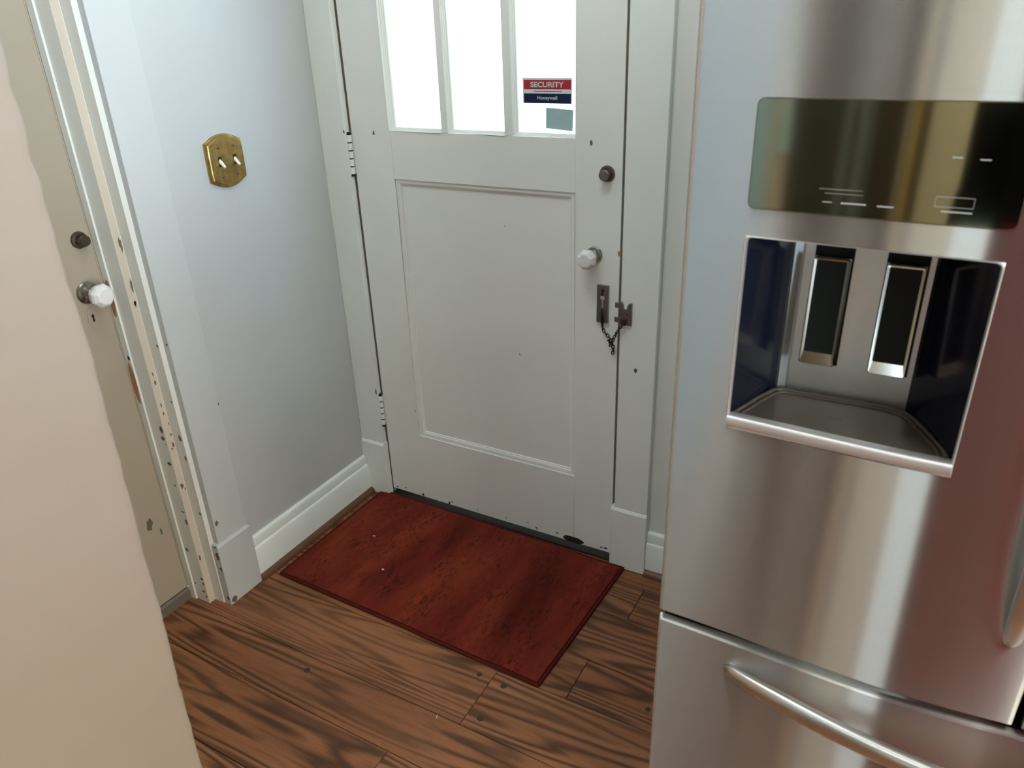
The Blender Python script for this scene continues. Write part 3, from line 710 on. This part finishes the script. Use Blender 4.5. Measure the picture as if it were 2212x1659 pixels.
dl = slab('refrigerator_door', FX0, 1.6725, .678, 1.78, (HX0, HX1, HZ0, HZ1)); dl['label'] = 'left door with the water and ice dispenser'
dr = slab('refrigerator_door', 1.6820, FX1, .678, 1.78); dr['label'] = 'right door'
dw = slab('freezer_drawer', FX0, FX1, .085, .6655, yback=-.858); dw['label'] = 'wide freezer drawer below the doors'
b = B(); b.box(FX0 + .001, FX1 - .001, -.8575, -.738, .087, .652); b.build('drawer_body', M['black'], dw)

def rrect(x0, x1, z0, z1, r, n=8):
    out = []
    for cx, cz, a0 in ((x1 - r, z1 - r, 0), (x0 + r, z1 - r, PI / 2), (x0 + r, z0 + r, PI), (x1 - r, z0 + r, 3 * PI / 2)):
        out += [(cx + r * math.cos(a0 + PI / 2 * i / n), cz + r * math.sin(a0 + PI / 2 * i / n)) for i in range(n + 1)]
    return out
def plate(b, x0, x1, z0, z1, r, off, depth, n=30):
    """Thin bowed plate with rounded corners lying on the door front."""
    xs = [x0 + r * (1 - math.cos(PI / 2 * i / 8)) for i in range(9)] + [x0 + r + (x1 - x0 - 2 * r) * i / n for i in range(1, n)] + [x1 - r * (1 - math.cos(PI / 2 * (8 - i) / 8)) for i in range(9)]
    def cut(x):
        d = max(0, r - min(x - x0, x1 - x)); return r - math.sqrt(max(0, r * r - d * d))
    fr_, bk = [], []
    for x in xs:
        c = cut(x); fr_.append([b.bm.verts.new((x, fy(x) - off, z)) for z in (z0 + c, z1 - c)]); bk.append([b.bm.verts.new((x, fy(x) - off + depth, z)) for z in (z0 + c, z1 - c)])
    for i in range(len(xs) - 1):
        for q in ((fr_[i][0], fr_[i + 1][0], fr_[i + 1][1], fr_[i][1]), (fr_[i][1], fr_[i + 1][1], bk[i + 1][1], bk[i][1]), (fr_[i][0], bk[i][0], bk[i + 1][0], fr_[i + 1][0])):
            f = b.bm.faces.new(q); f.material_index = b.mi
    for i in (0, -1):
        b.bm.faces.new((fr_[i][0], fr_[i][1], bk[i][1], bk[i][0])).material_index = b.mi
# control panel
b = B(); plate(b, HX0 + .0006, 1.5449, 1.2822, 1.3945, .007, .0016, .0016)
b.mi = 1; plate(b, HX0 - .0005, 1.5460, 1.2811, 1.3956, .008, .0007, .0007)
cp = b.build('control_panel', [M['mirrorglass'], M['bronze']], dl, angle=30); cp['label'] = 'dark mirror glass control panel'
def mark(*qs):
    b = B()
    for x0, x1, z0, z1 in qs:
        y = fy((x0 + x1) / 2) - .0020; b.box(x0, x1, y - .0002, y + .0006, z0, z1)
    return b.build('touch_label', M['mark'], dl)
for q in ((1.389, 1.4155, 1.2943, 1.2957), (1.423, 1.4385, 1.2942, 1.2954), (1.480, 1.5065, 1.2942, 1.2954), (1.371, 1.380, 1.2945, 1.2953), (1.366, 1.429, 1.3082, 1.3084), (1.372, 1.425, 1.3040, 1.3042), (1.480, 1.489, 1.345, 1.346), (1.503, 1.512, 1.344, 1.345)): mark(q)
mark((1.4735, 1.5065, 1.3085, 1.3088), (1.4735, 1.5065, 1.2990, 1.2993), (1.4735, 1.4738, 1.2990, 1.3088), (1.5062, 1.5065, 1.2990, 1.3088))

# bezel round the opening
inner = rrect(HX0 + .0022, HX1 - .0022, 1.0150, HZ1 - .0018, .0075); outer = rrect(HX0, HX1, HZ0, HZ1, .0008)
b = B()
b.loops([[(x, fy(x) + .0002, z) for x, z in outer], [(x, fy(x) - .0010, z) for x, z in rrect(HX0 + .0007, HX1 - .0007, HZ0 + .0006, HZ1 - .0006, .0035)], [(x, fy(x) - .0008, z) for x, z in rrect(HX0 + .0016, HX1 - .0016, HZ0 + .004, HZ1 - .0013, .0065)], [(x, fy(x) + .0012, z) for x, z in inner], [(x, fy(x) + .010, z) for x, z in inner]], cap0=False, cap1=False)
b.build('bezel', M['lip'], dl, angle=50)
# cavity
YB = -.752
b = B()
zt, zb = HZ1 - .0018, 1.010
xl, xr, bl, br = HX0 + .0022, HX1 - .0022, 1.330, 1.4885
b.face([(xl, -.8590, zb), (xl, -.8590, zt), (bl, YB - .004, zt), (bl, YB - .004, zb)])
b.face([(br, YB, zb), (br, YB, zt), (xr, -.8650, zt), (xr, -.8650, zb)])
b.face([(xl, -.8590, zt), (xr, -.8650, zt), (br, YB, zt), (bl, YB, zt)])
b.face([(xl, -.8590, zb), (bl, YB, zb), (br, YB, zb), (xr, -.8650, zb)])
k = b.build('dispenser_cavity', M['navy'], dl, recalc=False, smooth=False); k['label'] = 'glossy dark walls of the dispenser'
b = B()
b.face([(bl, YB - .004, zb), (bl, YB - .004, zt), (1.3335, YB - .006, zt), (1.3335, YB - .006, zb)])
b.face([(1.3335, YB - .006, zb), (1.3335, YB - .006, zt), (1.3415, YB + .002, zt), (1.3415, YB + .002, zb)])
b.face([(1.3415, YB + .002, zb), (1.3415, YB + .002, zt), (1.3450, YB, zt), (1.3450, YB, zb)])
b.face([(1.3450, YB, zb), (1.3450, YB, zt), (br, YB, zt), (br, YB, zb)])
b.mi = 1
for x0, x1 in ((1.3565, 1.4015), (1.4370, 1.4825)):
    b.box(x0, x1, YB - .0008, YB, 1.062, 1.2205)
k = b.build('back_panel', [M['panelback'], M['black']], dl, recalc=False, angle=20); k['label'] = 'satin grey back of the dispenser'
for x0, x1 in ((1.3575, 1.3998), (1.4378, 1.4805)):
    b = B(); z0, z1 = 1.0700, 1.2065; zi = 1.0865
    yt, yb_ = -.7690, -.7760
    Y = lambda z: yb_ + (yt - yb_) * (z - z0) / (z1 - z0)
    o = rrect(x0, x1, z0, z1, .0035, 5); i1 = rrect(x0 + .0012, x1 - .0012, z0 + .0012, z1 - .001, .003, 5); i2 = rrect(x0 + .0042, x1 - .0042, zi, z1 - .0030, .001, 5)
    b.loops([[(x, Y(z) + .014, z) for x, z in o], [(x, Y(z) - .0008, z) for x, z in o], [(x, Y(z) - .0022, z) for x, z in i1], [(x, Y(z) - .0020, z) for x, z in i2], [(x, Y(z) + .0002, z) for x, z in i2]], cap0=True, cap1=False)
    b.mi = 1; b.face([(x, Y(z), z) for x, z in i2])
    b.build('dispenser_paddle', [M['chrome'], M['black']], dl, angle=40)
# tray and its lip
b = B()
xs = [HX0 + .0008 + (HX1 - HX0 - .0016) * i / 20 for i in range(21)]
b.loops([[(x, fy(x) - o, z) for o, z in ((-.012, 1.0085), (.0002, 1.0085), (.0020, 1.0100), (.0026, 1.0130), (.0026, 1.0200), (.0018, 1.0228), (.0002, 1.0238), (-.012, 1.0238))] for x in xs])
k = b.build('tray_lip', M['lip'], dl, angle=50); k['label'] = 'satin metal lip in front of the drip tray'
def arc(c, r, a0, a1, n=8): return [(c[0] + r * math.cos(math.radians(a0 + (a1 - a0) * i / n)), c[1] + r * math.sin(math.radians(a0 + (a1 - a0) * i / n))) for i in range(n + 1)]
tp = [(1.2985, -.861), (1.3180, -.800)] + arc((1.3480, -.7810), .020, 160, 95, 6) + [(1.40, -.7605), (1.44, -.7603)] + arc((1.4620, -.8050), .0445, 85, 22, 9) + [(1.5210, -.820), (1.5320, -.842), (1.5370, -.8635)]
b = B()
b.face([(x, y, 1.0185) for x, y in tp])
b.tube([(x, y, 1.0205) for x, y in tp], .0030, 8)
b.tube([(x + (1.42 - x) * .05, y - .004, 1.0190) for x, y in tp], .0022, 8)
b.box(1.4050, 1.4230, -.8140, -.8070, 1.0185, 1.0192)
k = b.build('drip_tray', M['tray'], dl, recalc=False, angle=60); k['label'] = 'brown grey drip tray with a raised rim'

# handles: bowed flattened bars
def bar(name, parent, P, up, a, c, n=160, prof=18):
    """P(t) centre line, up = the bar's broad direction, a = half breadth, c = half thickness (both taper at the ends)."""
    b = B(); rings = []
    for i in range(n + 1):
        t = i / n; p = Vector(P(t)); d = (Vector(P(min(1, t + .004))) - Vector(P(max(0, t - .004)))).normalized()
        u = Vector(up); w = d.cross(u).normalized(); e = min(1, min(t, 1 - t) / .16); k = .60 + .40 * math.sin(e * PI / 2); q0 = min(1, min(t, 1 - t) / .022); k *= math.sqrt(max(.02, 1 - (1 - q0) ** 2))
        rings.append([p + u * (a * k * math.copysign(abs(math.cos(q)) ** .85, math.cos(q))) + w * (c * k * math.copysign(abs(math.sin(q)) ** .85, math.sin(q))) for q in [2 * PI * j / prof for j in range(prof)]])
    b.loops(rings); return b.build(name, M['handle'], parent, angle=60)
bow = lambda t: math.sin(PI * t) ** .74
bar('handle', dw, lambda t: (1.326 + .702 * t, -.870 - .064 * bow(t), .6185), (0, 0, 1), .0150, .0105)
bar('handle', dl, lambda t: (1.6430, -.872 - .060 * bow(t), .800 + .88 * t), (1, 0, 0), .0145, .0105)
bar('handle', dr, lambda t: (1.7110, -.872 - .060 * bow(t), .800 + .88 * t), (1, 0, 0), .0145, .0105)

# ------------------------------------------------------------------ unseen blocks behind the camera, added for the fridge reflections
b = B(); b.box(1.635, 2.35, -2.42, -2.06, 0, H)
hw = struct(b.build('red_reflection_block', M['redpaint'], bevel=.01), 'dark red block added for the red reflection in the fridge', 'wall')  # unseen block added to redden the right of the fridge front
b = B(); b.box(1.44, 1.634, -2.40, -2.06, 1.001, 1.03); b.build('box_support', M['matte'], hw, bevel=.004)  # unseen ledge made up to carry the box
b = B(); b.box(1.455, 1.634, -2.38, -2.07, 1.031, 1.31); b.box(1.600, 1.88, -2.0585, -2.03, 1.031, 1.31); b.build('dark_reflection_box', M['matte'], hw, bevel=.01)  # added to darken the reflection in the control panel

# ------------------------------------------------------------------ light
def area(name, loc, rot, sx, sy, power, col):
    l = bpy.data.lights.new(name, 'AREA'); l.shape = 'RECTANGLE'; l.size = sx; l.size_y = sy; l.energy = power; l.color = col
    o = bpy.data.objects.new(name, l); COL.objects.link(o); o.location = loc; o.rotation_euler = rot; return o
wlamp = area('window_daylight', (3.10, (WY0 + WY1) / 2, (WZ0 + WZ1) / 2), (0, PI / 2 + math.radians(14), math.radians(-28)), 1.0, .32, 17, (.60, .79, 1.0))
wlamp.data.spread = math.radians(62)
area('bounce_fill', (2.75, -2.7, 1.35), (PI, 0, 0), .6, .6, 310, (.86, .97, 1.0))  # added fill, aimed at the ceiling to brighten the room by bounce
pl_ = bpy.data.lights.new('rear_fill', 'POINT'); pl_.energy = 15; pl_.shadow_soft_size = .10; pl_.color = (.95, 1.0, 1.0)  # added fill for the kitchen surfaces mirrored in the steel
po_ = bpy.data.objects.new('rear_fill', pl_); COL.objects.link(po_); po_.location = (2.55, -2.95, 1.75)
area('low_warm_fill', (3.2, -1.40, .55), (0, PI / 2, 0), .7, .6, 26, (1.0, .82, .68))  # added warm fill for the lower near wall and side door
area('passage_fill', (.80, -1.00, 2.58), (0, 0, 0), 0.5, .4, 8.5, (.93, .98, 1.0))  # added overhead fill for the back door, rug and boards
area('door_daylight', (.41, .30, 1.60), (-PI / 2, 0, 0), .75, .8, 7, (.88, .96, 1.0))
w = bpy.data.worlds.new('sky'); SC.world = w; w.use_nodes = True
w.node_tree.nodes['Background'].inputs[0].default_value = (.79, .925, 1.0, 1); w.node_tree.nodes['Background'].inputs[1].default_value = 3.1

# ------------------------------------------------------------------ camera
cam = bpy.data.cameras.new('camera'); co = bpy.data.objects.new('camera', cam); COL.objects.link(co)
cam.sensor_width = 36; cam.lens = 1625.7908 / 2212 * 36; cam.clip_start = .02
co.matrix_world = Matrix(((.87550, -.18330, .44710, 1.4730), (.48220, .39380, -.78260, -1.7187), (-.03270, .90070, .43320, 1.4735), (0, 0, 0, 1)))
cam.dof.use_dof = True; cam.dof.focus_distance = 2.25; cam.dof.aperture_fstop = 8
SC.camera = co
SC.view_settings.view_transform = 'Standard'; SC.view_settings.look = 'None'; SC.view_settings.exposure = 0
